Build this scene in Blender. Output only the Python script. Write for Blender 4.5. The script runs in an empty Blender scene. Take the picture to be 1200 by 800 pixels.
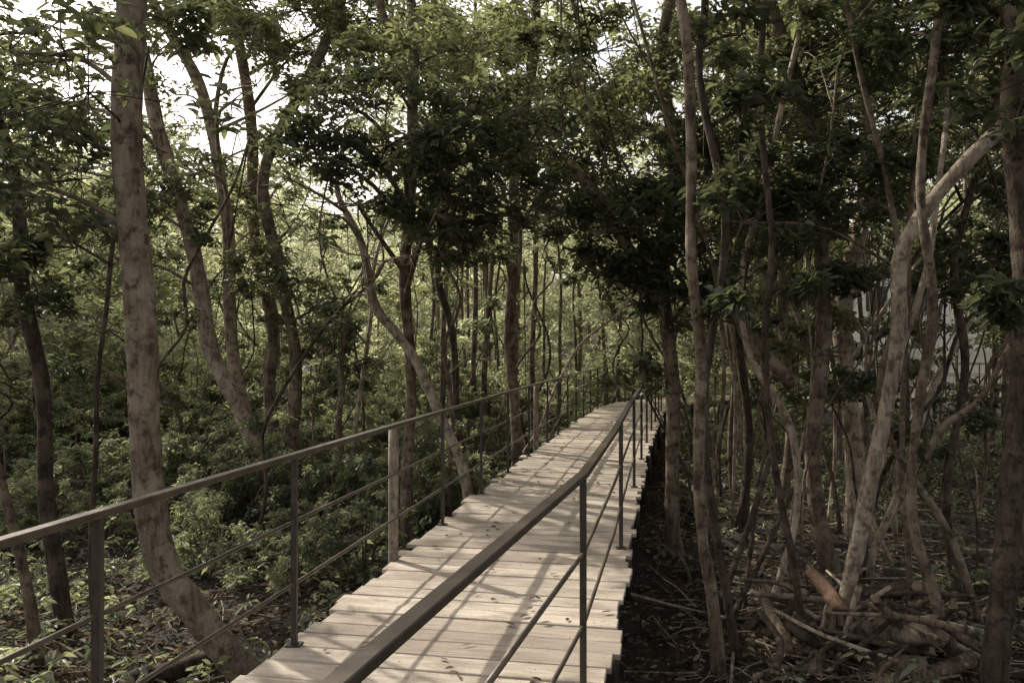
import bpy, math, random
import numpy as np
from mathutils import Vector
random.seed(7); rng=np.random.default_rng(11)
scene=bpy.context.scene
COL=scene.collection
EYE=2.55; FL=933.0
AZ=math.radians(-47); EL=math.radians(38)
SUN=np.array([math.sin(AZ)*math.cos(EL),math.cos(AZ)*math.cos(EL),math.sin(EL)])
DECK=0.9
TH=0.78   # trunk girth factor

# ------------------------------------------------ helpers
def gz(x,y):
    x=np.asarray(x,float); y=np.asarray(y,float)
    h=0.06*np.sin(x*0.9+1.3)*np.cos(y*0.7)+0.05*np.sin(x*2.1+y*1.7)+0.03*np.sin(x*4.3-y*3.9)
    t=np.clip((y-48)/60,0,1); h=h+11*t*t*(3-2*t)
    t=np.clip((-x-16)/50,0,1); h=h+5*t*t*(3-2*t)
    return h
def P(u,v,d):
    "pixel column, pixel row and depth -> world position"
    return np.array([(u-600)/FL*d, d, EYE-(v-405)/FL*d])
# walkway centre line: nearly straight, then a bend to one side, then straight
th0=math.atan(0.19); ds=0.05; pth=[]; x=-0.325+0.19*(0.6-4.4); y=0.6; a=th0; s=0
while x<34:
    pth.append((x,y,a))
    if y>=8 and y<21: a+=ds*0.0035
    if y>=21 and a<math.radians(84): a+=ds/6.5
    x+=math.sin(a)*ds; y+=math.cos(a)*ds
PATH=np.array(pth); PS=np.arange(len(PATH))*ds; SMAX=PS[-1]
def cx(y): return np.interp(y,PATH[:,1],PATH[:,0])
def at_s(s):
    x=np.interp(s,PS,PATH[:,0]); y=np.interp(s,PS,PATH[:,1]); a=np.interp(s,PS,PATH[:,2])
    return np.array([x,y,0.0]),np.array([math.sin(a),math.cos(a),0.0]),np.array([math.cos(a),-math.sin(a),0.0])
PP=PATH[::6]
def pdist(x,y): return float(np.min(np.hypot(PP[:,0]-x,PP[:,1]-y)))
def pdistv(x,y): return np.min(np.hypot(PP[None,:,0]-x[:,None],PP[None,:,1]-y[:,None]),axis=1)

class MB:
    def __init__(s): s.v=[];s.f=[];s.m=[];s.t=[];s.n=0;s.pc=[]
    def add(s,v,f,m=0,t=0.5,pc=None):
        v=np.asarray(v,float).reshape(-1,3); f=np.asarray(f,int).reshape(-1,4)
        s.v.append(v); s.f.append(f+s.n); s.m.append(np.full(len(f),m) if np.isscalar(m) else m)
        s.t.append(np.full(len(v),t) if np.isscalar(t) else t)
        s.pc.append(np.zeros((len(v),3)) if pc is None else pc)
        s.n+=len(v)
    def mesh(s,name,mats,origin=(0,0,0),smooth=True,pc=False):
        me=bpy.data.meshes.new(name)
        if s.n==0: return me
        v=np.concatenate(s.v)-np.asarray(origin); f=np.concatenate(s.f); m=np.concatenate(s.m); t=np.concatenate(s.t)
        me.vertices.add(len(v)); me.vertices.foreach_set('co',v.astype(np.float32).ravel())
        me.loops.add(len(f)*4); me.loops.foreach_set('vertex_index',f.astype(np.int32).ravel())
        me.polygons.add(len(f)); me.polygons.foreach_set('loop_start',np.arange(0,len(f)*4,4,dtype=np.int32))
        me.polygons.foreach_set('loop_total',np.full(len(f),4,dtype=np.int32))
        for mt in mats: me.materials.append(mt)
        me.polygons.foreach_set('material_index',m.astype(np.int32))
        me.polygons.foreach_set('use_smooth',np.full(len(f),smooth))
        a=me.attributes.new('tint','FLOAT','POINT'); a.data.foreach_set('value',t.astype(np.float32))
        if pc:
            a=me.attributes.new('pc','FLOAT_VECTOR','POINT'); a.data.foreach_set('vector',np.concatenate(s.pc).astype(np.float32).ravel())
        me.update(calc_edges=True); me.validate()
        return me
def obj(name,data,parent=None,loc=(0,0,0),**kw):
    o=bpy.data.objects.new(name,data); COL.objects.link(o); o.location=loc
    if parent: o.parent=parent
    for k,v in kw.items(): o[k]=v
    return o

def spline(pts,n):
    p=np.asarray(pts,float); 
    if len(p)==2: 
        t=np.linspace(0,1,n)[:,None]; return p[0]*(1-t)+p[1]*t
    q=np.vstack([2*p[0]-p[1],p,2*p[-1]-p[-2]])
    seg=np.linalg.norm(np.diff(p,axis=0),axis=1); s=np.concatenate([[0],np.cumsum(seg)])
    out=[]
    for t in np.linspace(0,s[-1],n):
        i=min(np.searchsorted(s,t,side='right')-1,len(p)-2); i=max(i,0)
        k=(t-s[i])/max(seg[i],1e-6)
        a,b,c,d=q[i],q[i+1],q[i+2],q[i+3]
        out.append(0.5*((2*b)+(-a+c)*k+(2*a-5*b+4*c-d)*k*k+(-a+3*b-3*c+d)*k**3))
    return np.array(out)
def tube(mb,path,r,sides=8,m=0,lump=0.0,t=0.5,cap=True,flute=0,splinter=0):
    path=np.asarray(path,float); n=len(path); r=np.broadcast_to(np.asarray(r,float),(n,)).copy()
    T=np.gradient(path,axis=0); T/=np.linalg.norm(T,axis=1)[:,None]+1e-9
    ref=np.array([0,0,1.0]) if abs(T[0][2])<0.8 else np.array([1.0,0,0])
    N=np.cross(T[0],ref); N/=np.linalg.norm(N)
    th=np.linspace(0,2*np.pi,sides,endpoint=False)
    ph=random.uniform(0,6)
    rings=[]
    for i in range(n):
        N=N-T[i]*np.dot(N,T[i]); N/=np.linalg.norm(N)+1e-9
        B=np.cross(T[i],N)
        rr=r[i]*(1+lump*(np.sin(2*th+ph+i*0.35)*0.6+np.sin(3*th-ph*2+i*0.8)*0.4+np.sin(i*1.3+ph)*0.5)+flute*np.cos(5*th+ph)*max(0,1-i/4.0))
        rg=path[i]+np.cos(th)[:,None]*rr[:,None]*N+np.sin(th)[:,None]*rr[:,None]*B
        if splinter and i in (0,n-1): rg=rg+T[i]*rng.uniform(-splinter,splinter,(sides,1))
        rings.append(rg)
    v=np.concatenate(rings); f=[]
    k=np.arange(sides); k2=(k+1)%sides
    for i in range(n-1):
        f.append(np.stack([i*sides+k,i*sides+k2,(i+1)*sides+k2,(i+1)*sides+k],1))
    f=np.concatenate(f); mm=np.full(len(f),m)
    base=len(v)
    if cap:
        v=np.vstack([v,path[0],path[-1]])
        a=[];b=[]
        for j in range(0,sides,2):
            a.append([base,(j+2)%sides,(j+1)%sides,j]); o=(n-1)*sides
            b.append([base+1,o+j,o+j+1,o+(j+2)%sides])
        f=np.vstack([f,a,b]); mm=np.concatenate([mm,np.full(len(a)+len(b),m+ (1 if cap=='cut' else 0))])
    mb.add(v,f,mm,t)
def box(mb,c,half,ax=None,m=0,t=0.5,pc=None):
    ax=np.eye(3) if ax is None else np.asarray(ax,float)
    s=np.array([[-1,-1,-1],[1,-1,-1],[1,1,-1],[-1,1,-1],[-1,-1,1],[1,-1,1],[1,1,1],[-1,1,1]],float)
    loc=s*np.asarray(half,float); v=loc@ax+np.asarray(c,float)
    f=[[0,3,2,1],[4,5,6,7],[0,1,5,4],[1,2,6,5],[2,3,7,6],[3,0,4,7]]
    mb.add(v,f,m,t,pc if pc is None else loc+pc)
def sweep_rect(mb,path,w,h,m=0):
    p=np.asarray(path,float); n=len(p); rings=[]
    for i in range(n):
        d0=p[i]-p[i-1] if i>0 else p[1]-p[0]; d1=p[i+1]-p[i] if i<n-1 else p[i]-p[i-1]
        d0=d0/np.linalg.norm(d0); d1=d1/np.linalg.norm(d1); d=d0+d1; d/=np.linalg.norm(d)
        s=np.cross(d,[0,0,1]); s/=np.linalg.norm(s); s=s/max(0.5,np.dot(d,d1)); b=min(w,h)*0.12
        pr=[(-w/2,-h/2+b),(-w/2,h/2-b),(-w/2+b,h/2),(w/2-b,h/2),(w/2,h/2-b),(w/2,-h/2+b),(w/2-b,-h/2),(-w/2+b,-h/2)]
        rings.append([p[i]+s*a+np.array([0,0,c]) for a,c in pr])
    v=np.array(rings).reshape(-1,3); f=[]
    for i in range(n-1):
        for j in range(8):
            f.append([i*8+j,i*8+(j+1)%8,(i+1)*8+(j+1)%8,(i+1)*8+j])
    o=(n-1)*8
    f+= [[0,3,2,1],[0,5,4,3],[0,7,6,5],[o,o+1,o+2,o+3],[o,o+3,o+4,o+5],[o,o+5,o+6,o+7]]
    mb.add(v,f,m)

def leaves(mb,C,D,U,L,W,tint,m=0,droop=0.2):
    N=len(C); D=D/(np.linalg.norm(D,axis=1)[:,None]+1e-9)
    S=np.cross(D,U); S/=np.linalg.norm(S,axis=1)[:,None]+1e-9
    n=np.cross(S,D)
    L=np.broadcast_to(L,(N,))[:,None]; W=np.broadcast_to(W,(N,))[:,None]
    dz=np.array([[0,0,1.0]])
    b=C; t=C+D*L-dz*L*droop
    m1=C+D*L*0.32; m2=C+D*L*0.68-dz*L*droop*0.4
    up=n*W*0.16
    v=np.stack([b,m1+S*W*0.5+up,m2+S*W*0.42+up,t,m2-S*W*0.42+up,m1-S*W*0.5+up],1).reshape(-1,3)
    k=np.arange(N)[:,None]*6
    f=np.concatenate([k+np.array([[0,1,2,3]]),k+np.array([[0,3,4,5]])],0)
    mb.add(v,f,m,np.repeat(tint,6))

def keep_sun(C):
    "thin the canopy where the photo has sun reaching the boardwalk"
    t=(C[:,2]-DECK)/SUN[2]; q=C-SUN*t[:,None]
    lat=np.abs(q[:,0]-cx(q[:,1]))
    hit=(lat<1.5)&(q[:,1]>1.5)&(q[:,1]<27)&(t>0)
    nz=np.sin(q[:,0]*2.3+q[:,1]*1.1)+np.sin(q[:,0]*1.1-q[:,1]*1.9+2)+0.6*np.sin(q[:,1]*0.7)
    pr=np.where(nz>0.8,0.5,0.03)
    t2=(C[:,2]-0.4)/SUN[2]; q2=C-SUN*t2[:,None]
    hit2=(np.hypot(q2[:,0]-3.2,q2[:,1]-6.4)<0.6)&(t2>0)
    pr=np.where(hit2,0.15,pr); hit=hit|hit2
    return (~hit)|(rng.random(len(C))<pr)
def unit(n):
    a=rng.normal(size=(n,3)); return a/np.linalg.norm(a,axis=1)[:,None]
def rosettes(mb,C,L=0.13,asp=0.4,k=8,tb=0.5,droop=0.25,sun=True,ts=0.25):
    C=np.asarray(C,float)
    if sun and len(C): C=C[keep_sun(C)]
    n=len(C)
    if n==0: return
    A=unit(n)*0.5+np.array([0,0,0.9]); A/=np.linalg.norm(A,axis=1)[:,None]
    X=np.cross(A,unit(n)); X/=np.linalg.norm(X,axis=1)[:,None]; Y=np.cross(A,X)
    th=(np.arange(k)*2.4)[None,:]+rng.uniform(0,6.28,(n,1))+rng.normal(0,.25,(n,k))
    el=rng.uniform(-0.35,0.55,(n,k))
    D=(np.cos(th)*np.cos(el))[...,None]*X[:,None]+(np.sin(th)*np.cos(el))[...,None]*Y[:,None]+np.sin(el)[...,None]*A[:,None]
    CC=np.repeat(C[:,None],k,1)+rng.normal(0,L*0.25,(n,k,3))+D*L*0.15
    U=np.repeat(A[:,None],k,1)+rng.normal(0,.3,(n,k,3))
    ll=L*rng.uniform(0.5,1.3,(n,k)); tt=np.clip(tb+rng.normal(0,ts*0.5,(n,1))+rng.normal(0,ts*0.5,(n,k)),0,1)
    leaves(mb,CC.reshape(-1,3),D.reshape(-1,3),U.reshape(-1,3),ll.ravel(),(ll*asp*rng.uniform(.8,1.2,(n,k))).ravel(),tt.ravel(),0,droop)
def clump(mc,mt,c,r,dens=1.0,L=0.13,src=None,tb=0.5,sun=True,flat=0.6,br=0.02,k=8,twigs=True):
    c=np.asarray(c,float); m=max(4,int(9*dens*(r**1.2)+3))
    sub=c+unit(m)*np.array([1,1,flat])*r*(rng.uniform(0.25,1,(m,1))**0.6)
    if src is not None:
        src=np.asarray(src,float); mid=(src+c)/2+np.array([0,0,0.12*np.linalg.norm(c-src)])+rng.normal(0,.06,3)*np.linalg.norm(c-src)
        n=8; tube(mt,spline([src,mid,c],n),np.linspace(br*1.4,br*0.7,n),6,cap=False,lump=.06)
    pts=[]
    for s in sub:
        if twigs:
            mid=(c+s)/2+rng.normal(0,.08,3)*r
            tube(mt,spline([c,mid,s],5),np.linspace(br*0.5,br*0.18,5),4,cap=False)
        q=max(4,int(9*dens)); rr=r*0.45
        pts.append(s+unit(q)*np.array([1,1,0.5])*rr*rng.uniform(0.1,1,(q,1)))
    rosettes(mc,np.concatenate(pts),L=L,tb=tb,sun=sun,k=k)

# ------------------------------------------------ materials
def newmat(name):
    m=bpy.data.materials.new(name); m.use_nodes=True; nt=m.node_tree; nt.nodes.clear()
    out=nt.nodes.new('ShaderNodeOutputMaterial'); return m,nt,out
def nd(nt,t,**k):
    n=nt.nodes.new(t)
    for a,b in k.items(): setattr(n,a,b)
    return n
def ramp(nt,fac,stops):
    r=nd(nt,'ShaderNodeValToRGB'); e=r.color_ramp.elements
    while len(e)<len(stops): e.new(0.5)
    for i,(p,c) in enumerate(stops): e[i].position=p; e[i].color=(*c,1)
    nt.links.new(fac,r.inputs[0]); return r.outputs[0]
def noise(nt,vec,scale,detail=4,rough=0.6,dist=0.0):
    n=nd(nt,'ShaderNodeTexNoise'); n.inputs['Scale'].default_value=scale; n.inputs['Detail'].default_value=detail
    n.inputs['Roughness'].default_value=rough; n.inputs['Distortion'].default_value=dist
    if vec: nt.links.new(vec,n.inputs['Vector'])
    return n.outputs['Fac']
def mapping(nt,vec,sc):
    m=nd(nt,'ShaderNodeMapping'); m.inputs['Scale'].default_value=sc; nt.links.new(vec,m.inputs[0]); return m.outputs[0]
def mixc(nt,f,a,b,mode='MIX'):
    m=nd(nt,'ShaderNodeMix',data_type='RGBA',blend_type=mode)
    for s,v in ((m.inputs[0],f),(m.inputs[6],a),(m.inputs[7],b)):
        if hasattr(v,'is_linked'): nt.links.new(v,s)
        elif isinstance(v,(int,float)): s.default_value=v
        else: s.default_value=(*v,1)
    return m.outputs[2]
def bump(nt,h,st,dist=0.02):
    b=nd(nt,'ShaderNodeBump'); b.inputs['Strength'].default_value=st; b.inputs['Distance'].default_value=dist
    nt.links.new(h,b.inputs['Height']); return b.outputs[0]

def leaf_mat(name,dark,mid,light,transl=0.35,gloss=0.05):
    m,nt,out=newmat(name); L=nt.links.new
    a=nd(nt,'ShaderNodeAttribute',attribute_name='tint')
    c=ramp(nt,a.outputs['Fac'],[(0.0,dark),(0.5,mid),(1.0,light)])
    p=nd(nt,'ShaderNodeBsdfDiffuse'); L(c,p.inputs['Color'])
    tr=nd(nt,'ShaderNodeBsdfTranslucent'); tc=mixc(nt,1.0,c,(2.4,2.35,1.7),'MULTIPLY'); L(tc,tr.inputs['Color'])
    mx=nd(nt,'ShaderNodeMixShader'); mx.inputs[0].default_value=transl
    L(p.outputs[0],mx.inputs[1]); L(tr.outputs[0],mx.inputs[2])
    if gloss:
        g=nd(nt,'ShaderNodeBsdfGlossy'); g.inputs['Roughness'].default_value=0.42; m2=nd(nt,'ShaderNodeMixShader'); m2.inputs[0].default_value=gloss
        L(mx.outputs[0],m2.inputs[1]); L(g.outputs[0],m2.inputs[2]); mx=m2
    L(mx.outputs[0],out.inputs[0]); return m
def bark_mat(name,dark,mid,pale,patch=0.5,bs=0.7):
    m,nt,out=newmat(name); L=nt.links.new
    tc=nd(nt,'ShaderNodeTexCoord'); o=tc.outputs['Object']
    v=mapping(nt,o,(1,1,0.22))
    n1=noise(nt,v,26,6,0.65,0.6); n2=noise(nt,o,3.2,5,0.6,0.8); n3=noise(nt,o,11,5,0.7)
    c=ramp(nt,n1,[(0.3,dark),(0.52,mid),(0.75,tuple(x*1.3 for x in mid))])
    f=ramp(nt,n2,[(0.46,(0,0,0)),(0.62,(patch,)*3)])
    c=mixc(nt,f,c,pale)
    f3=ramp(nt,n3,[(0.38,(0.85,)*3),(0.50,(0,0,0))])
    c=mixc(nt,f3,c,dark)
    p=nd(nt,'ShaderNodeBsdfPrincipled'); L(c,p.inputs['Base Color']); p.inputs['Roughness'].default_value=0.9
    p.inputs['Specular IOR Level'].default_value=0.2
    L(bump(nt,mixc(nt,0.35,n1,n3),bs,0.05),p.inputs['Normal']); L(p.outputs[0],out.inputs[0]); return m
def plain_mat(name,c1,c2,rough=0.7,metal=0.0,scale=12,bs=0.2):
    m,nt,out=newmat(name); L=nt.links.new
    tc=nd(nt,'ShaderNodeTexCoord'); n=noise(nt,tc.outputs['Object'],scale,6,0.65)
    c=ramp(nt,n,[(0.35,c1),(0.65,c2)])
    p=nd(nt,'ShaderNodeBsdfPrincipled'); L(c,p.inputs['Base Color']); p.inputs['Metallic'].default_value=metal
    r=nd(nt,'ShaderNodeMapRange'); r.inputs[3].default_value=rough-0.12; r.inputs[4].default_value=rough+0.12; L(n,r.inputs[0]); L(r.outputs[0],p.inputs['Roughness'])
    L(bump(nt,n,bs,0.005),p.inputs['Normal']); L(p.outputs[0],out.inputs[0]); return m

M_leaf=leaf_mat('broad_leaf',(0.030,0.037,0.023),(0.066,0.077,0.045),(0.155,0.168,0.095),0.44)
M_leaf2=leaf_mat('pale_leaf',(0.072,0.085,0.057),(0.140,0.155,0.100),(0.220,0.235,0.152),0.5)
M_haze_leaf=leaf_mat('haze_toned_leaf',(0.23,0.247,0.20),(0.32,0.338,0.275),(0.40,0.415,0.34),0.48,0)  # distance haze painted into the leaf colour: paler, greyer copy for far foliage
M_litter=leaf_mat('dead_leaf',(0.035,0.026,0.018),(0.12,0.09,0.062),(0.32,0.26,0.185),0.1,0)
M_barkg=bark_mat('grey_bark',(0.040,0.029,0.020),(0.150,0.113,0.078),(0.34,0.275,0.20),0.65,1.0)
M_barkb=bark_mat('warm_bark',(0.06,0.044,0.030),(0.19,0.146,0.104),(0.38,0.31,0.23),0.65,0.9)
M_barkd=bark_mat('dark_bark',(0.018,0.013,0.010),(0.07,0.052,0.037),(0.18,0.14,0.10),0.5,1.0)
M_barkp=bark_mat('pale_bark',(0.10,0.076,0.053),(0.33,0.265,0.195),(0.55,0.47,0.365),0.7,1.0)
M_metal=plain_mat('painted_steel',(0.07,0.054,0.039),(0.135,0.108,0.08),0.40,0.35,9,0.25)
M_post=plain_mat('dark_steel_post',(0.030,0.023,0.018),(0.062,0.049,0.038),0.5,0.2,15,0.2)
M_conc=plain_mat('pale_concrete',(0.55,0.53,0.48),(0.68,0.65,0.59),0.85,0,3,0.2)
M_cut=plain_mat('cut_wood',(0.13,0.09,0.058),(0.27,0.195,0.13),0.8,0,18,0.6)
M_split=plain_mat('split_wood',(0.09,0.052,0.03),(0.25,0.145,0.085),0.85,0,22,0.8)
M_roof=plain_mat('roof_sheet',(0.3,0.29,0.27),(0.4,0.39,0.36),0.6,0,5,0.2)
M_glass=plain_mat('window_glass',(0.02,0.022,0.024),(0.04,0.042,0.045),0.2,0,2,0.02)

m,nt,out=newmat('weathered_plank'); L=nt.links.new
a=nd(nt,'ShaderNodeAttribute',attribute_name='pc'); t=nd(nt,'ShaderNodeAttribute',attribute_name='tint'); geo=nd(nt,'ShaderNodeNewGeometry')
g=noise(nt,mapping(nt,a.outputs['Vector'],(1.6,34,34)),1.6,9,0.7,0.5)
st=noise(nt,mapping(nt,a.outputs['Vector'],(1.2,3,3)),2.2,5,0.65)
c=ramp(nt,g,[(0.28,(0.27,0.225,0.175)),(0.5,(0.53,0.462,0.378)),(0.74,(0.66,0.592,0.50))])
c=mixc(nt,1.0,c,ramp(nt,t.outputs['Fac'],[(0,(0.58,0.56,0.54)),(0.5,(0.88,0.87,0.86)),(1,(1.06,1.04,1.02))]),'MULTIPLY')
c=mixc(nt,ramp(nt,st,[(0.38,(0.7,)*3),(0.55,(0,0,0))]),c,(0.25,0.205,0.155))
sp=noise(nt,geo.outputs['Position'],38,3,0.6)
c=mixc(nt,ramp(nt,sp,[(0.29,(0.85,)*3),(0.36,(0,0,0))]),c,(0.09,0.068,0.05))
p=nd(nt,'ShaderNodeBsdfPrincipled'); L(c,p.inputs['Base Color']); p.inputs['Roughness'].default_value=0.8; p.inputs['Specular IOR Level'].default_value=0.25
L(bump(nt,g,0.6,0.006),p.inputs['Normal']); L(p.outputs[0],out.inputs[0]); M_plank=m
M_timber=bark_mat('weathered_timber',(0.12,0.095,0.07),(0.27,0.225,0.17),(0.36,0.31,0.24),0.4,0.4)
m,nt,out=newmat('forest_soil'); L=nt.links.new
geo=nd(nt,'ShaderNodeNewGeometry'); gp=geo.outputs['Position']
n1=noise(nt,gp,1.1,6,0.6); n2=noise(nt,gp,14,6,0.7); vo=nd(nt,'ShaderNodeTexVoronoi'); vo.inputs['Scale'].default_value=17; L(gp,vo.inputs['Vector'])
c=ramp(nt,n2,[(0.3,(0.016,0.012,0.008)),(0.55,(0.045,0.033,0.022)),(0.75,(0.095,0.07,0.048))])
c=mixc(nt,0.4,c,mixc(nt,1.0,c,vo.outputs['Distance'],'MULTIPLY'))
c=mixc(nt,ramp(nt,n1,[(0.45,(0,0,0)),(0.62,(0.7,)*3)]),c,(0.032,0.037,0.020))
p=nd(nt,'ShaderNodeBsdfPrincipled'); L(c,p.inputs['Base Color']); p.inputs['Roughness'].default_value=0.95
L(bump(nt,n2,0.9,0.05),p.inputs['Normal']); L(p.outputs[0],out.inputs[0]); M_ground=m

# ------------------------------------------------ ground
mb=MB()
xs=np.concatenate([np.linspace(-160,-22,40),np.linspace(-20,20,140),np.linspace(22,160,40)])
ys=np.concatenate([np.linspace(-30,-1,12),np.linspace(0,26,110),np.linspace(27,220,90)])
X,Y=np.meshgrid(xs,ys); Z=gz(X,Y)+rng.normal(0,0.012,X.shape)
v=np.stack([X,Y,Z],-1).reshape(-1,3); nx=len(xs); i,j=np.meshgrid(np.arange(nx-1),np.arange(len(ys)-1)); k=(j*nx+i).ravel()
mb.add(v,np.stack([k,k+1,k+nx+1,k+nx],1)); obj('ground',mb.mesh('ground',[M_ground]),kind='structure',label='forest floor of dark soil, roots and fallen leaves',category='ground')

# ------------------------------------------------ boardwalk
ORG=np.array([float(cx(4)),4,0.0]); UP=np.array([0,0,1.0])
bw=obj('boardwalk',None,loc=ORG,label='raised wooden boardwalk with steel railings through the forest',category='boardwalk')
mb=MB(); s=0.1
while s<SMAX-0.4:
    w=random.uniform(0.165,0.215); wl=0.86+random.uniform(-0.02,0.065); wr=0.87+random.uniform(-0.02,0.045)
    if random.random()<0.14: wl+=0.07
    c,F,R=at_s(s+w/2)
    ang=random.uniform(-0.010,0.010); ax=np.array([R*math.cos(ang)+F*math.sin(ang),F*math.cos(ang)-R*math.sin(ang),UP])
    c=c+UP*(DECK-0.018+random.uniform(-.004,.004))+R*(wr-wl)/2
    box(mb,c,((wl+wr)/2,(w-random.uniform(0.008,0.018))/2,0.017),ax,0,random.random(),pc=np.array([random.uniform(0,50),random.uniform(0,50),random.uniform(0,50)]))
    s+=w
o=obj('deck',mb.mesh('deck',[M_plank],ORG,smooth=False,pc=True),bw)
bv=o.modifiers.new('b','BEVEL'); bv.width=0.004; bv.segments=1
SS=np.concatenate([[0.1],np.arange(2,SMAX-.4,0.8)])
def offs(l,z,ss=SS):
    out=[]
    for q in ss:
        c,F,R=at_s(q); out.append(c+R*l+UP*z)
    return out
mb=MB()
for l in (-0.72,-0.05,0.72): sweep_rect(mb,offs(l,DECK-0.10),0.06,0.12)
obj('beam',mb.mesh('beam',[M_post],ORG),bw)
for q in np.arange(0.7,SMAX-1,2.35):
    c,F,R=at_s(q)
    for l in (-0.78,0.78):
        p_=c+R*l; g_=float(gz(p_[0],p_[1]))
        sm=MB(); box(sm,(p_[0],p_[1],(DECK-0.17+g_-0.2)/2),(0.045,0.045,(DECK-0.17-g_+0.2)/2),[R,F,UP])
        obj('support_post',sm.mesh('support_post',[M_post],ORG),bw)
def railing(path,posts,wood,name='railing'):
    r=obj(name,None,bw); H=1.045
    pa=np.array(path,float)[:,:2]; p3=np.c_[pa,np.full(len(pa),DECK+H)]
    mb=MB(); sweep_rect(mb,p3,0.048,0.028); obj('handrail',mb.mesh('handrail',[M_metal],ORG,smooth=False),r)
    for h in (0.68,0.34):
        q=p3.copy(); q[:,2]=DECK+h+rng.normal(0,.002,len(q))
        mb=MB(); tube(mb,q,0.0105,8); obj('rail',mb.mesh('rail',[M_metal],ORG),r)
    cum=np.concatenate([[0],np.cumsum(np.linalg.norm(np.diff(pa,axis=0),axis=1))])
    def at(y): 
        t=np.interp(y,pa[:,1],cum); return np.array([np.interp(t,cum,pa[:,0]),np.interp(t,cum,pa[:,1])])
    def atc(t): return np.array([np.interp(t,cum,pa[:,0]),np.interp(t,cum,pa[:,1])])
    P2=[at(y) for y in posts]; t0=np.interp(posts[-1],pa[:,1],cum)
    P2+=[atc(t) for t in np.arange(t0+1.4,cum[-1],1.4)]
    for q in P2:
        mb=MB(); lo=DECK-0.16; hi=DECK+H-0.015
        box(mb,(q[0],q[1],(lo+hi)/2),(0.0155,0.0155,(hi-lo)/2)); box(mb,(q[0],q[1],DECK+0.006),(0.04,0.04,0.004))
        obj('post',mb.mesh('post',[M_post],ORG,smooth=False),r)
    for t in wood:
        q=at(t); mb=MB(); g=float(gz(q[0],q[1]))-0.2
        zz=np.linspace(g,DECK+H-0.03,8); 
        tube(mb,np.c_[np.full(8,q[0]-0.05),np.full(8,q[1]),zz],0.040,10,lump=0.05)
        obj('timber_post',mb.mesh('timber_post',[M_timber],ORG),r,label='round weathered timber post')
railing(offs(-0.86,0),(1.4,2.87,4.4,7.35,8.9,10.4,11.9,13.6,14.8,16,17.2,18.4,19.6),[6.16,12.8])
rp=[p_ for p_ in offs(0.80,0) if p_[1]>4.9]
railing([np.array([-0.50,0.75,0]),np.array([0.335,3.74,0])]+rp,(1.3,3.73,6.5,9.3,11.6,13.6,15.6,17.4,19.0),[])

mb=MB(); n=190
yy=rng.uniform(3.6,24,n); lat=rng.uniform(-0.8,0.8,n); C=np.stack([cx(yy)+lat,yy,np.full(n,DECK+0.013)],1)
an=rng.uniform(0,6.28,n); leaves(mb,C,np.stack([np.cos(an),np.sin(an),np.zeros(n)],1),np.tile([0,0,1.0],(n,1))+rng.normal(0,.15,(n,3)),rng.uniform(.03,.09,n),rng.uniform(.012,.04,n),rng.uniform(0,.6,n),0,0.0)
obj('fallen_leaves',mb.mesh('fallen_leaves',[M_litter]),kind='stuff',label='dry brown leaves scattered on the boardwalk planks',category='leaves')

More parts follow.
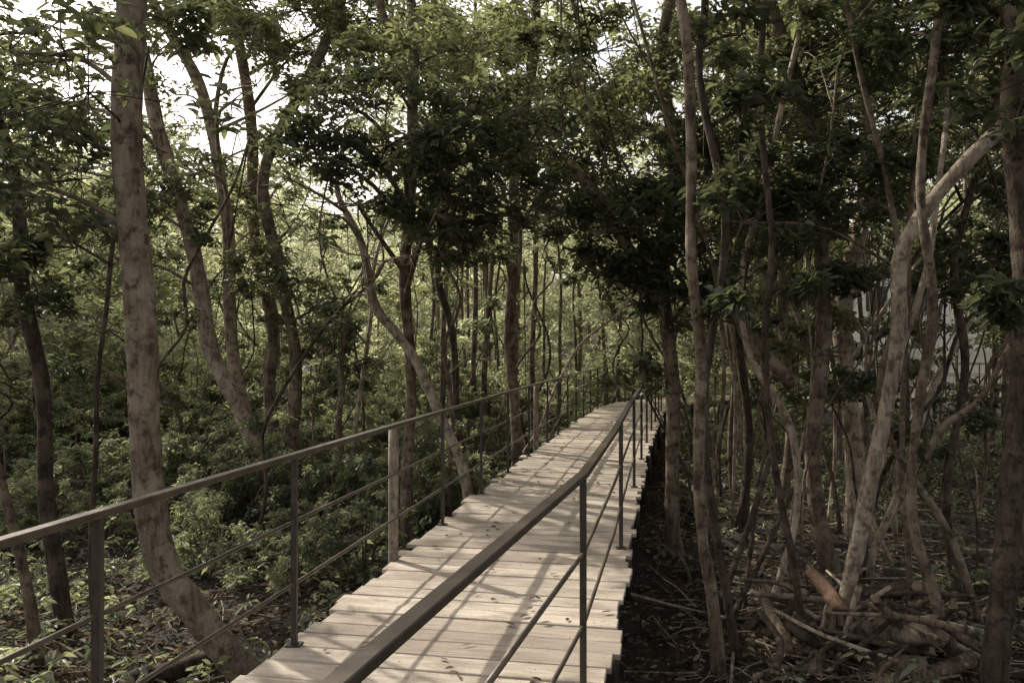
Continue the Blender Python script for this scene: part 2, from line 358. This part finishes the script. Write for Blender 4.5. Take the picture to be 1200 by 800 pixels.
# ------------------------------------------------ trees (placed by pixel position)
GRP='trees in the forest'
def tree(d,pts,w,wt=None,clumps=(),top=True,mat=None,leaf=None,label='slender forest tree with grey bark and dark leaves',limbs=(),L=0.108,tb=0.5,dens=1.25,tops=3,extra=3.5,name='tree',lump=.09,lift=0.14):
    mat=mat or M_barkg; leaf=leaf or M_leaf
    pth=[P(u,v,d) for (u,v) in pts]
    b=pth[0]; g=float(gz(b[0],b[1]))
    if b[2]>g+0.05: pth=[np.array([b[0]+random.uniform(-.05,.05),b[1],g-0.1])]+pth
    else: pth[0]=np.array([b[0],b[1],g-0.12])
    r0=TH*w/2/FL*d; r1=TH*(wt if wt else w*0.65)/2/FL*d
    if top:
        e=pth[-1]; dr=pth[-1]-pth[-2]; dr=dr/np.linalg.norm(dr); dr[2]=max(dr[2],0.7)
        pth.append(e+dr*extra*0.5+rng.normal(0,.15,3)); pth.append(e+dr*extra+rng.normal(0,.25,3))
    nn=max(10,int(len(pth)*8)); sp=spline(pth,nn)
    tt=np.linspace(0,1,nn); wob=0.12 if w>40 else 0.35
    sp[:,0]+=np.sin(tt*23+d)*r0*wob; sp[:,1]+=np.cos(tt*19+d*2)*r0*wob
    rad=r0+(r1-r0)*tt
    if top: rad=rad*np.clip(1.0-0.6*np.clip((tt-0.7)/0.3,0,1),0.2,1)
    rad=rad*(1+0.5*np.exp(-tt*nn/2.2))
    root=pth[0].copy(); root[2]=g
    mt=MB(); mc=MB()
    tube(mt,sp,rad,14,lump=lump,flute=0.12)
    for lp in limbs:
        q=[P(*a) for a in lp[1]]; m_=max(6,len(q)*5); rr=TH*lp[0]/2/FL*lp[1][0][2]
        tube(mt,spline(q,m_),np.linspace(rr,rr*0.55,m_),9,lump=.09)
    allc=[]
    for c in clumps:
        u,v,z,r=c[:4]; cc=P(u,v,z); allc.append((cc,r,(c[4] if len(c)>4 else tb)+lift))
    if top:
        for i in range(tops):
            a=random.uniform(0,6.28); rr=random.uniform(0.3,1.8)
            allc.append((pth[-1]+np.array([math.cos(a)*rr,math.sin(a)*rr,random.uniform(-1.6,0.8)]),random.uniform(0.6,1.0),tb))
    for cc,r,tbb in allc:
        dz=np.abs(sp[:,2]-(cc[2]-0.35*np.linalg.norm(sp[:,:2]-cc[:2],axis=1)))+ (rad<r1*0.3)*5
        src=sp[int(np.argmin(dz[3:]))+3]
        dist=np.linalg.norm(cc-src)
        clump(mc,mt,cc,r,dens=dens,L=L,src=src,tb=tbb,br=min(0.010+0.008*dist,r1*0.6))
    e=obj(name,None,loc=root,label=label,category='tree',group=GRP)
    obj('trunk',mt.mesh('trunk',[mat],root),e)
    if mc.n: obj('crown',mc.mesh('crown',[leaf],root),e)
    return e
# left side
tree(5.6,[(294,800),(262,762),(226,715),(198,675),(184,630),(177,560),(168,450),(159,330),(152,200),(150,100),(152,0)],46,42,clumps=[(60,150,5.4,.5,.3),(20,210,5.2,.55,.3),(75,60,5.6,.6,.35),(10,60,5.6,.6,.4),(90,260,5.6,.4,.3),(195,25,6,.4,.5)],mat=M_barkb,label='thick grey leaning tree with a curved base and blotched bark',tops=3,extra=3.5,lump=.04)
tree(7.2,[(78,770),(68,660),(52,540),(46,440),(30,330),(10,200)],24,16,clumps=[(40,230,7,.8,.3),(20,330,7,.6,.3),(90,290,7.3,.5,.3),(-30,150,7,.9,.3),(90,210,7.3,.5,.3),(60,120,7,.6,.4),(40,40,7.5,.7,.5),(100,70,7.5,.6,.5)],mat=M_barkd,label='thin dark tree trunk with hanging leaves')
tree(6.3,[(45,800),(25,640),(0,560),(-40,470)],16,12,mat=M_barkg,label='thin leaning grey sapling',clumps=[(-30,300,6,.6,.35)],tops=3)
tree(6.6,[(112,800),(108,640),(112,520),(120,400)],8,6,mat=M_barkd,label='very thin dark sapling',clumps=[],tops=2,extra=2)
tree(12.5,[(310,600),(300,540),(283,480),(250,405),(226,315),(200,190),(170,90),(150,0)],26,16,clumps=[(150,140,12,1.0),(110,60,12,1.2),(60,30,12,1.2),(240,20,12,1.0,.7),(90,200,12,1.2,.4),(130,300,12,1,.5),(200,60,12,1.0,.6),(40,120,12,1.2,.5),(190,230,12,.7,.5),(190,150,12,.7,.6),(150,240,12,.8,.5),(90,120,11,.9,.5)],tops=3,mat=M_barkp,label='grey forked tree leaning away from its neighbour')
tree(12.9,[(300,600),(295,540),(286,470),(266,350),(265,230),(238,120),(190,20)],21,13,clumps=[(330,20,13,1.1,.7),(340,110,12.5,.9,.5),(170,10,13,1,.6),(260,60,13,1.1,.7),(290,0,13,1.3,.7),(315,170,13,.8,.5),(235,150,13,.9,.5),(300,100,13,.9,.6),(260,240,13,.6,.5),(220,0,13,1.2,.6),(205,110,12.5,.7,.5),(270,120,11,.5,.6),(240,200,11,.4,.5),(290,40,11,.7,.7)],tops=3,mat=M_barkp,label='slender grey tree with a wavy trunk')
tree(14,[(330,570),(318,460),(318,390),(298,250),(292,160),(285,60)],20,13,clumps=[(370,60,13,1.1,.6),(290,330,13,.6),(400,20,13,1.2,.7),(330,240,13,.8,.5),(350,10,13,1.0,.7),(300,210,13,.5,.5)],mat=M_barkg,tops=3)
tree(12.5,[(345,640),(340,520),(350,420),(325,320),(310,215),(350,110),(400,0)],20,13,clumps=[(350,330,12,.7,.4),(400,350,12,.6,.5),(340,270,12,.6,.4)],mat=M_barkg,label='dark tree with a bent trunk')
tree(11.5,[(370,600),(395,540),(400,440),(405,380)],12,8,mat=M_barkg,clumps=[(400,380,11.5,.7,.6),(430,420,11.5,.5,.6)],top=False,label='young leafy tree with a thin stem')
tree(9.6,[(560,640),(535,530),(500,450),(468,395),(440,355),(420,280)],17,12,clumps=[(380,250,9,.6,.35),(430,300,8.8,.6,.35),(340,210,9,.6,.3),(480,300,9,.5,.35)],mat=M_barkp,tops=0,extra=1.0,label='pale leaning trunk holding low dark leaves')
tree(9.8,[(480,640),(478,540),(480,420),(476,300),(482,180),(486,60),(480,0)],17,15,clumps=[(400,120,8.3,.8,.3),(455,170,8,.8,.2),(370,180,8.3,.7,.25),(540,190,8,.7,.2),(590,230,8.3,.7,.2),(510,250,8,.6,.3),(420,240,8.2,.6,.2),(560,130,8.5,.8,.35),(620,170,8.5,.8,.3),(450,80,9,.8,.6),(540,60,10,.9,.8),(340,160,8.6,.6,.25)],limbs=[(14,[(484,110,9.8),(462,50,9.8),(435,-20,9.8),(400,-120,9.8)])],mat=M_barkg,label='tall tree forking high with dark leafy boughs')
tree(12.8,[(602,600),(604,480),(598,380),(600,280),(606,200),(622,80),(628,0)],17,12,clumps=[(640,220,11,.9,.4),(690,190,11,.9,.45),(660,120,11,1.0,.7),(600,50,12,1.1,.9),(700,60,12,1.1,.9),(640,0,12,1.2,.9),(560,290,11.5,.6,.5)],mat=M_barkg,label='straight tree beside the boardwalk railing')
tree(13.5,[(548,600),(535,470),(528,380),(514,320),(520,250)],12,9,clumps=[(520,320,13,.6,.6),(500,20,13,1.2,.9),(430,20,13,1.1,.9)],mat=M_barkd,top=True,tops=3)
# right side
tree(9.4,[(792,640),(788,520),(783,420),(780,300),(790,200),(775,90),(790,0)],22,15,clumps=[(740,270,8.5,.7,.3),(780,310,8.5,.5,.25),(700,260,8.8,.7,.3),(820,240,9,.6,.25),(760,150,9,.9,.7),(840,160,9,.7,.4),(720,100,10,1.0,.9),(800,60,10,1.0,.8),(820,320,8.6,.4,.2),(735,335,8.6,.35,.2),(850,345,8.4,.42,.15),(700,310,8.7,.4,.25),(770,350,8.5,.3,.2),(660,290,9,.4,.3)],limbs=[(24,[(930,450,8.5),(880,400,8.5),(862,370,8.5),(800,345,8.5),(745,300,8.6),(700,235,8.8),(668,190,9)])],mat=M_barkg,label='grey tree at the railing with arching dark bough')
tree(6.0,[(845,800),(832,700),(820,600),(822,430),(808,300),(812,160),(796,0)],18,14,clumps=[(860,350,5.8,.22,.2),(850,230,6,.3,.3)],mat=M_barkg,label='slender double-stemmed tree with rough grey bark',tops=4,dens=.9)
tree(6.2,[(868,798),(850,700),(835,600),(824,480),(835,380),(850,250),(820,90),(825,0)],14,10,mat=M_barkd,clumps=[(900,120,6.2,.4,.3),(870,40,6.2,.5,.3)],tops=4,dens=1)
tree(6.6,[(940,760),(925,640),(905,520),(895,400),(905,280),(890,120)],11,8,mat=M_barkd,clumps=[(930,330,6.6,.3,.3)],tops=3,label='thin crooked dark sapling',dens=.9)
tree(8.6,[(975,680),(962,600),(952,500),(964,370),(965,230),(935,110),(905,0)],24,18,mat=M_barkg,clumps=[(1000,180,8.3,.6,.3),(930,240,8,.4,.3),(950,60,8,.8,.45),(1020,100,8,.7,.35),(890,220,8.5,.5,.3),(985,330,8.2,.3,.3)],label='tall sinuous grey tree',tops=4)
tree(10.5,[(1010,630),(998,530),(990,420),(998,310),(1018,160),(1018,0)],28,20,mat=M_barkp,clumps=[(1060,140,10,.9,.45),(1000,60,10,.9,.5),(1040,240,10,.5,.4)],label='pale barked tree catching the sun')
tree(6.6,[(985,775),(988,700),(1010,610),(1040,480),(1052,390),(1054,300),(1090,240),(1140,185),(1200,125),(1260,60)],23,21,mat=M_barkp,clumps=[],label='pale crooked tree bending to one side',tops=2,limbs=[(11,[(1046,440,6.6),(1085,320,6.7),(1098,230,6.8),(1110,120,7.2),(1105,-20,7.4)])])
tree(6.3,[(1128,800),(1090,690),(1068,600),(1078,470),(1092,360),(1080,220),(1095,60)],16,11,mat=M_barkg,clumps=[(1130,60,6.6,.45,.35),(1160,20,6.4,.45,.35),(1060,50,6.8,.45,.35)],tops=4,limbs=[(12,[(1082,540,6.3),(1105,500,6.2),(1150,465,6.1),(1185,400,6)])])
tree(5.6,[(1165,780),(1178,640),(1195,480),(1200,300),(1190,120),(1185,0)],36,28,mat=M_barkd,clumps=[(1150,0,5,.35,.3),(1230,80,5,.6,.25),(1195,360,5,.25,.25)],label='dark thick tree trunk in shade',tops=3)
tree(7.5,[(1060,760),(1065,650),(1055,560),(1060,440)],9,7,mat=M_barkg,clumps=[],tops=2,extra=3)
tree(8.2,[(1120,690),(1110,560),(1130,420),(1120,300),(1150,180)],13,9,mat=M_barkd,clumps=[(1170,300,8.3,.45,.4),(1120,110,8.3,.6,.4),(1180,220,8.3,.5,.4)],tops=3)
tree(12,[(915,600),(925,480),(915,330),(925,180),(920,60)],14,10,mat=M_barkg,clumps=[(900,40,11,1.0,.6),(930,140,11,.7,.5)],tops=3)
tree(11,[(870,620),(876,500),(866,380),(872,230),(868,90)],13,9,mat=M_barkd,clumps=[(860,120,10.5,.8,.5),(880,250,10.5,.6,.45)],tops=3)
tree(7.8,[(905,700),(935,600),(925,500),(880,420),(870,320),(900,200)],11,8,mat=M_barkp,clumps=[(905,200,7.6,.4,.4)],tops=2,label='thin pale twisting tree crossing its neighbours')
tree(7.2,[(1150,740),(1110,620),(1045,520),(1030,440),(1060,340),(1040,220)],10,7,mat=M_barkg,clumps=[(1040,180,7.5,.4,.4)],tops=2,label='thin grey twisting tree crossing its neighbours')
tree(9,[(1020,660),(1060,560),(1085,470),(1150,350),(1170,250)],11,8,mat=M_barkp,clumps=[(1160,330,9,.4,.4)],tops=2,label='thin pale twisting tree crossing its neighbours')

# ------------------------------------------------ saplings
def sapling(x,y,h,r,mat,label):
    g=float(gz(x,y)); pts=[np.array([x,y,g-0.1])]
    dx,dy=rng.normal(0,.14,2); n=8
    for i in range(1,n+1):
        dx+=rng.normal(0,.08); dy+=rng.normal(0,.08); pts.append(np.array([x+dx*h*i/n+rng.normal(0,.08),y+dy*h*i/n,g+h*i/n]))
    mt=MB(); mc=MB(); sp=spline(pts,30); tube(mt,sp,np.linspace(r,r*0.45,30),7,lump=.06)
    for k in range(random.randint(2,5)):
        s=sp[random.randint(9,29)]; c=s+rng.normal(0,.4,3)+np.array([0,0,.25])
        clump(mc,mt,c,random.uniform(.25,.5),dens=.9,L=0.10,src=s,br=r*0.4,tb=random.uniform(.3,.8))
    e=obj('sapling',None,loc=pts[0]+np.array([0,0,.1]),label=label,category='sapling',group='thin saplings among the trees')
    root=np.array(e.location)
    obj('trunk',mt.mesh('trunk',[mat],root),e)
    if mc.n: obj('crown',mc.mesh('crown',[M_leaf],root),e)
cnt=0
while cnt<124:
    if cnt<74: u=random.uniform(805,1220); y=random.uniform(8,22)
    else: u=random.uniform(-20,760); y=random.uniform(9.5,26)
    x=(u-600)/FL*y
    if pdist(x,y)<1.4: continue
    sapling(x,y,random.uniform(3.5,9),random.uniform(.012,.040),random.choice([M_barkg,M_barkd,M_barkg,M_barkp]),'thin crooked sapling with sparse leaves'); cnt+=1

# ------------------------------------------------ background trees
def template(h,r,L,low,dens,nc=17):
    mt=MB(); mc=MB(); pts=[np.array([0,0,-.3])]; dx=dy=0
    for i in range(1,7):
        dx+=rng.normal(0,.05)*h/6; dy+=rng.normal(0,.05)*h/6; pts.append(np.array([dx,dy,h*0.85*i/6]))
    sp=spline(pts,30); tube(mt,sp,np.linspace(r,r*.35,30),9,lump=.07,flute=.1)
    for k in range(nc):
        f=random.uniform(low,1.0); s=sp[int(f*29*0.95)]; a=random.uniform(0,6.28); rr=random.uniform(.4,1)*h*0.21*(1.25-f*0.6)
        c=s+np.array([math.cos(a)*rr,math.sin(a)*rr,0.25*rr+random.uniform(0,.8)])
        clump(mc,mt,c,random.uniform(.8,1.3),dens=dens,L=L,src=s,sun=False,br=r*.3,tb=random.uniform(.25,.85),k=6)
    return mt,mc
TM=[]
for i in range(7):
    h=[10,11.5,9,12,8,6,12][i]
    mt,mc=template(h,[.10,.13,.09,.14,.10,.07,.075][i],0.15,[.4,.45,.35,.45,.2,.1,.7][i],.85,[16,16,16,16,16,15,6][i])
    a=mt.mesh('trunk',[[M_barkg,M_barkp,M_barkp][i%3]])
    near=mc.mesh('crown',[M_leaf2]); far=near.copy(); far.materials.clear(); far.materials.append(M_haze_leaf)
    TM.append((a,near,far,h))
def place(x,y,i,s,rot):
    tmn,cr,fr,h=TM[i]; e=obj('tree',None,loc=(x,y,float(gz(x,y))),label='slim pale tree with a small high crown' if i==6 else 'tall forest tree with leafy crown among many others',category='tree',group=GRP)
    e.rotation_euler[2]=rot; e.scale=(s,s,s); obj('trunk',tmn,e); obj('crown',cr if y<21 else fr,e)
placed=[]; tries=0
while len(placed)<128 and tries<14000:
    tries+=1
    y=random.uniform(15,58); u=random.uniform(-200,1400); x=(u-600)/FL*y
    if pdist(x,y)<2.3: continue
    if 965<u<1215 and y<35: continue
    if 12<x<32 and 33<y<52: continue
    if min([ (x-a)**2+(y-b)**2 for a,b in placed] or [99])<2.6**2: continue
    i=random.choice([0,1,2,3,4,5,5]) if y<24 else random.choice([0,2,4,5,5,5]); s=random.uniform(.8,1.3)
    if y>40: i=random.choice([0,1,3,4,5])
    if y>30 and i>=4: s*=1.1
    bad=False
    for hh in (3,5,7,9,11,13,15):
        if hh>TM[i][3]*s*1.15: continue
        q=np.array([x,y,hh])-SUN*((hh-DECK)/SUN[2])
        if abs(q[0]-cx(q[1]))<2.8 and 1<q[1]<24: bad=True
    if bad: continue
    if 200<u<330: s=min(s,(2.4+0.27*y)/TM[i][3])
    s=max(s,0.35)
    placed.append((x,y)); place(x,y,i,s,random.uniform(0,6.28))
n=0
while n<50:
    y=random.uniform(14,34); u=random.uniform(500,1230); x=(u-600)/FL*y
    if pdist(x,y)<1.5: continue
    n+=1; place(x,y,6,random.uniform(.7,1.2),random.uniform(0,6.28))
for (x,y) in [(12,3),(14,9),(6,-4),(15,14)]:
    place(x,y,random.randrange(4),random.uniform(.8,1.1),random.uniform(0,6))

# ------------------------------------------------ bushes
BM=[]
for i in range(5):
    mt=MB(); mc=MB()
    for k in range(13):
        a=random.uniform(0,6.28); rr=random.uniform(0.1,1.0)**.8; c=np.array([math.cos(a)*rr,math.sin(a)*rr,random.uniform(.1,1.0)+ (1-rr)*random.uniform(0,.9)])
        clump(mc,mt,c,random.uniform(.12,.36),dens=.95,L=0.075,src=np.array([math.cos(a)*.15*rr,math.sin(a)*.15*rr,0]),sun=False,br=.010,tb=random.uniform(.15,.95),k=7,flat=1.0)
    st_=mt.mesh('stems',[M_barkg]); nf=mc.mesh('foliage',[M_leaf2]); ff=nf.copy(); ff.materials.clear(); ff.materials.append(M_haze_leaf)
    BM.append((st_,nf,ff))
def bush(x,y,s):
    i=random.randrange(5); e=obj('bush',None,loc=(x,y,float(gz(x,y))-.05),label='leafy green bush on the forest floor',category='bush',group='bushes under the trees')
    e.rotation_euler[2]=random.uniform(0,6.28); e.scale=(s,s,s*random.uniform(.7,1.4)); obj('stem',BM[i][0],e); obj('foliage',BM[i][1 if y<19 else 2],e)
n=0
while n<245:
    if n<145: y=random.uniform(8,26); u=random.uniform(-60,1250)
    else: y=random.uniform(24,50); u=random.uniform(-60,1250)
    if n<50: y=random.uniform(8.5,20); u=random.uniform(-60,520)
    x=(u-600)/FL*y
    s=random.uniform(.35,.75) if y<11 else random.uniform(.6,1.2) if y<17 else random.uniform(1.0,1.9)
    if u>790 and y<26: s*=.5
    if pdist(x,y)<1.0+s*1.15: continue
    if 950<u<1215 and y<35 and s>.5: continue
    if u>790 and y<13 and random.random()<.7: continue
    bush(x,y,s); n+=1

# ------------------------------------------------ distant forest on the hillside
mb=MB(); pts=[]
for k in range(460):
    y=random.uniform(60,115); u=random.uniform(-200,1400); x=(u-600)/FL*y; h=random.uniform(.5,12)
    if 200<u<330: h=min(h,8)
    c=np.array([x,y,float(gz(x,y))+h]); r=random.uniform(1.5,3); q=34
    pts.append(c+unit(q)*np.array([1,1,.75])*r*rng.uniform(.5,1,(q,1)))
rosettes(mb,np.concatenate(pts),L=0.5,asp=.5,k=6,tb=.5,sun=False)
obj('distant_forest',mb.mesh('distant_forest',[M_haze_leaf]),kind='stuff',label='green wooded hillside with haze painted into its leaf colour',category='forest')

# ------------------------------------------------ ground cover and litter
mb=MB(); n=64000
yy=2.5+rng.random(n)**1.6*20; uu=rng.uniform(-60,1260,n); xx=(uu-600)/FL*yy
an=rng.uniform(0,6.28,n); C=np.stack([xx,yy,gz(xx,yy)+rng.uniform(.01,.07,n)],1)
leaves(mb,C,np.stack([np.cos(an),np.sin(an),rng.normal(0,.3,n)],1),np.tile([0,0,1.0],(n,1))+rng.normal(0,.45,(n,3)),rng.uniform(.04,.12,n),rng.uniform(.012,.05,n),rng.random(n)**2.2,0,0.05)
obj('leaf_litter',mb.mesh('leaf_litter',[M_litter]),kind='stuff',label='dry brown leaf litter covering the forest floor',category='leaves')
mb=MB()
for k in range(1100):
    y=3.5+random.random()**1.4*11; u=random.uniform(-20,1220); x=(u-600)/FL*y; a=random.uniform(0,3.14); l=random.uniform(.08,.4); r=random.uniform(.002,.007)
    t=np.linspace(-l,l,4); px=x+np.cos(a)*t+rng.normal(0,.015,4); py=y+np.sin(a)*t+rng.normal(0,.015,4)
    if pdist(x,y)<1.0: continue
    tube(mb,np.stack([px,py,gz(px,py)+.03+rng.uniform(0,.06,4)],1),r,4,cap=False)
obj('fallen_twigs',mb.mesh('fallen_twigs',[M_barkp]),kind='stuff',label='small dry twigs strewn over the leaf litter',category='twigs')
mb=MB(); n=10500
yy=4.2+rng.random(n)**1.1*22; uu=rng.uniform(-60,1260,n); xx=(uu-600)/FL*yy
pt=np.sin(xx*1.3+2)*np.cos(yy*.9)+rng.normal(0,.5,n); ok=(pdistv(xx,yy)>1.1)&((pt>-0.1)|(yy>11))&~((xx>0)&(yy<13)&(rng.random(n)<.86))
xx=xx[ok];yy=yy[ok]; C=np.stack([xx,yy,gz(xx,yy)+rng.uniform(.04,.38,len(xx))],1)
rosettes(mb,C,L=0.09,asp=.40,k=8,tb=.45,sun=False,droop=.35,ts=.5)
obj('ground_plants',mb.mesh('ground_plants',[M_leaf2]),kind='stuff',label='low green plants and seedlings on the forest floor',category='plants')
for k in range(96):
    y=random.uniform(4.5,15); u=random.uniform(0,1200) if k<58 else random.uniform(760,1150)
    if k>=58: y=random.uniform(5.2,8.5)
    x=(u-600)/FL*y
    if pdist(x,y)<1.2: continue
    a=random.uniform(0,3.14); l=random.uniform(.3,1.0); n=7; t=np.linspace(-l,l,n)
    px=x+np.cos(a)*t+rng.normal(0,.04,n); py=y+np.sin(a)*t+rng.normal(0,.04,n); r=random.uniform(.007,.028)
    mb=MB(); tube(mb,np.stack([px,py,gz(px,py)+r+.02+rng.uniform(0,.05,n)+(abs(t)*random.uniform(0,.35) if k>=46 else 0)],1),np.linspace(r,r*.5,n),7,lump=.06)
    org=(x,y,float(gz(x,y))); obj('fallen_branch',mb.mesh('fallen_branch',[random.choice([M_barkg,M_barkd,M_barkp])],org),loc=org,label='dry fallen branch lying on the leaf litter',category='branch',group='fallen branches on the forest floor')

# ------------------------------------------------ logs
def log(a,b,r0,r1,mat,label,bend=.04,spl=.015,lump=.07,jit=.03):
    a=np.array(a,float);b=np.array(b,float); mid=(a+b)/2+rng.normal(0,bend,3)*np.array([1,1,.4]); mb=MB(); n=18
    rad=np.linspace(r0,r1,n)*(1+rng.normal(0,jit,n))
    tube(mb,spline([a,mid,b],n),rad,20,cap='cut',lump=lump,splinter=spl)
    org=(a+b)/2; me=mb.mesh('log',[mat,M_cut],org)
    obj('log',me,loc=org,label=label,category='log',group='cut logs piled on the ground')
log(P(985,735,6.9),P(1098,738,6.1),.115,.12,M_barkp,'thick short sawn log with pale cut end',.02)
log(P(965,788,6.5),P(1085,784,6.0),.10,.11,M_barkg,'thick sawn log lying under another log',.02)
log(P(948,668,7.0),P(985,715,6.4),.05,.065,M_split,'reddish brown split log',.02,.09)
log(P(940,805,6.2),P(975,712,6.7),.075,.065,M_barkp,'pale stubby log leaning on the pile',.03,.05)
log(P(905,790,6.5),P(965,725,6.9),.07,.06,M_barkg,'short log with rough bark',.03,.05)
log(P(890,690,7.3),P(940,775,6.5),.05,.04,M_barkg,'curved branch log on the pile',.08,.05)
log(P(1000,700,7.4),P(1075,690,7.0),.08,.075,M_barkd,'dark log behind the pile')
log(P(930,650,7.6),P(900,770,6.8),.04,.03,M_barkd,'thin dark log propped against the pile',.06)
log(P(1040,800,5.9),P(1140,770,6.2),.07,.06,M_barkg,'thin dark log on the ground')
log(P(870,740,7.3),P(930,700,7.9),.06,.05,M_barkg,'grey log on leaf litter',.06)
log(P(890,765,6.7),P(990,750,6.3),.06,.055,M_barkg,'dark rough log lying across the pile',.04,.05)
log(P(925,730,6.5),P(1010,768,6.2),.065,.055,M_barkd,'dark rough log lying across the pile',.04,.05)
for k in range(26):
    y=random.uniform(6.0,7.2); u=random.uniform(890,1090); c=np.array([(u-600)/FL*y,y,random.uniform(.1,.45)]); d=unit(1)[0]*np.array([1,1,.55])*random.uniform(.25,.6)
    c[2]=max(c[2],abs(d[2])+.06)
    log(c-d,c+d,random.uniform(.014,.038),random.uniform(.01,.028),random.choice([M_barkg,M_barkd,M_barkp]),'thin broken branch thrown across the log pile',.045,.03)
log(P(150,800,5.6),P(250,770,6.3),.08,.07,M_barkd,'dark log beside the boardwalk')
for a,b,r in [((832,722,7.4),(905,528,8.4),.035),((845,742,7.2),(935,560,8.6),.03),((870,700,7.8),(890,560,8.6),.025)]:
    A=P(*a); A[2]=float(gz(A[0],A[1]))-.03; B=P(*b); mb=MB(); tube(mb,spline([A,(A+B)/2+rng.normal(0,.02,3),B],10),np.linspace(r,r*.8,10),8)
    obj('leaning_pole',mb.mesh('leaning_pole',[M_barkd],A),loc=A,label='dark slanted pole propped beside the trees',category='pole',group='leaning dark poles')

# ------------------------------------------------ pale steps and building behind the trees
st=MB()
for i in range(5): box(st,(22,33.2+i*0.5,(0.48*(i+1))/2-0.1),(8.0,0.245 if i<4 else .6,(0.48*(i+1))/2+0.1))
obj('terrace_steps',st.mesh('terrace_steps',[M_conc],(22,33,0),smooth=False),loc=(22,33,0),label='wide pale concrete steps seen through the trees',category='steps')
bd=obj('building',None,loc=(24,46,0),label='pale two storey building hidden behind trees',category='building')
w=MB(); box(w,(24,48,3.6),(5,3,3.6)); obj('wall',w.mesh('wall',[M_conc],(24,46,0),smooth=False),bd)
w=MB(); box(w,(24,48,7.35),(5.6,3.6,.12)); obj('roof',w.mesh('roof',[M_roof],(24,46,0),smooth=False),bd)
for zz in (1.9,5.2):
    for xx in (20.6,23,25.4,27.6):
        w=MB(); box(w,(xx,44.99,zz),(.6,.03,.7)); obj('window',w.mesh('window',[M_glass],(24,46,0),smooth=False),bd)

# ------------------------------------------------ light, sky, camera
sl=bpy.data.lights.new('sun','SUN'); sl.energy=5.0; sl.angle=math.radians(0.6); sl.color=(1,0.94,0.84)
so=bpy.data.objects.new('sun',sl); COL.objects.link(so); so.rotation_euler=Vector(SUN).to_track_quat('Z','Y').to_euler()
w=bpy.data.worlds.new('World'); scene.world=w; w.use_nodes=True; nt=w.node_tree; nt.nodes.clear()
sk=nt.nodes.new('ShaderNodeTexSky'); sk.sky_type='NISHITA'; sk.sun_disc=False; sk.sun_elevation=EL; sk.sun_rotation=AZ%(2*math.pi)
sk.air_density=1.0; sk.dust_density=4.0
hs=nt.nodes.new('ShaderNodeHueSaturation'); hs.inputs['Saturation'].default_value=0.3; hs.inputs['Value'].default_value=1.65
tn=nt.nodes.new('ShaderNodeMix'); tn.data_type='RGBA'; tn.blend_type='MULTIPLY'; tn.inputs[0].default_value=1; tn.inputs[7].default_value=(1.05,1.0,0.94,1)
bg=nt.nodes.new('ShaderNodeBackground'); bg.inputs['Strength'].default_value=0.15; o=nt.nodes.new('ShaderNodeOutputWorld')
nt.links.new(sk.outputs[0],hs.inputs['Color']); nt.links.new(hs.outputs[0],tn.inputs[6]); nt.links.new(tn.outputs[2],bg.inputs['Color']); nt.links.new(bg.outputs[0],o.inputs[0])
cam=bpy.data.cameras.new('camera'); cam.lens=28; cam.sensor_width=36; cam.clip_end=500; cam.clip_start=.05
co=bpy.data.objects.new('camera',cam); COL.objects.link(co); co.location=(0,0,EYE); co.rotation_euler=(math.radians(90.3),0,0)
scene.camera=co
scene.view_settings.view_transform='Standard'; scene.view_settings.look='None'; scene.view_settings.exposure=0
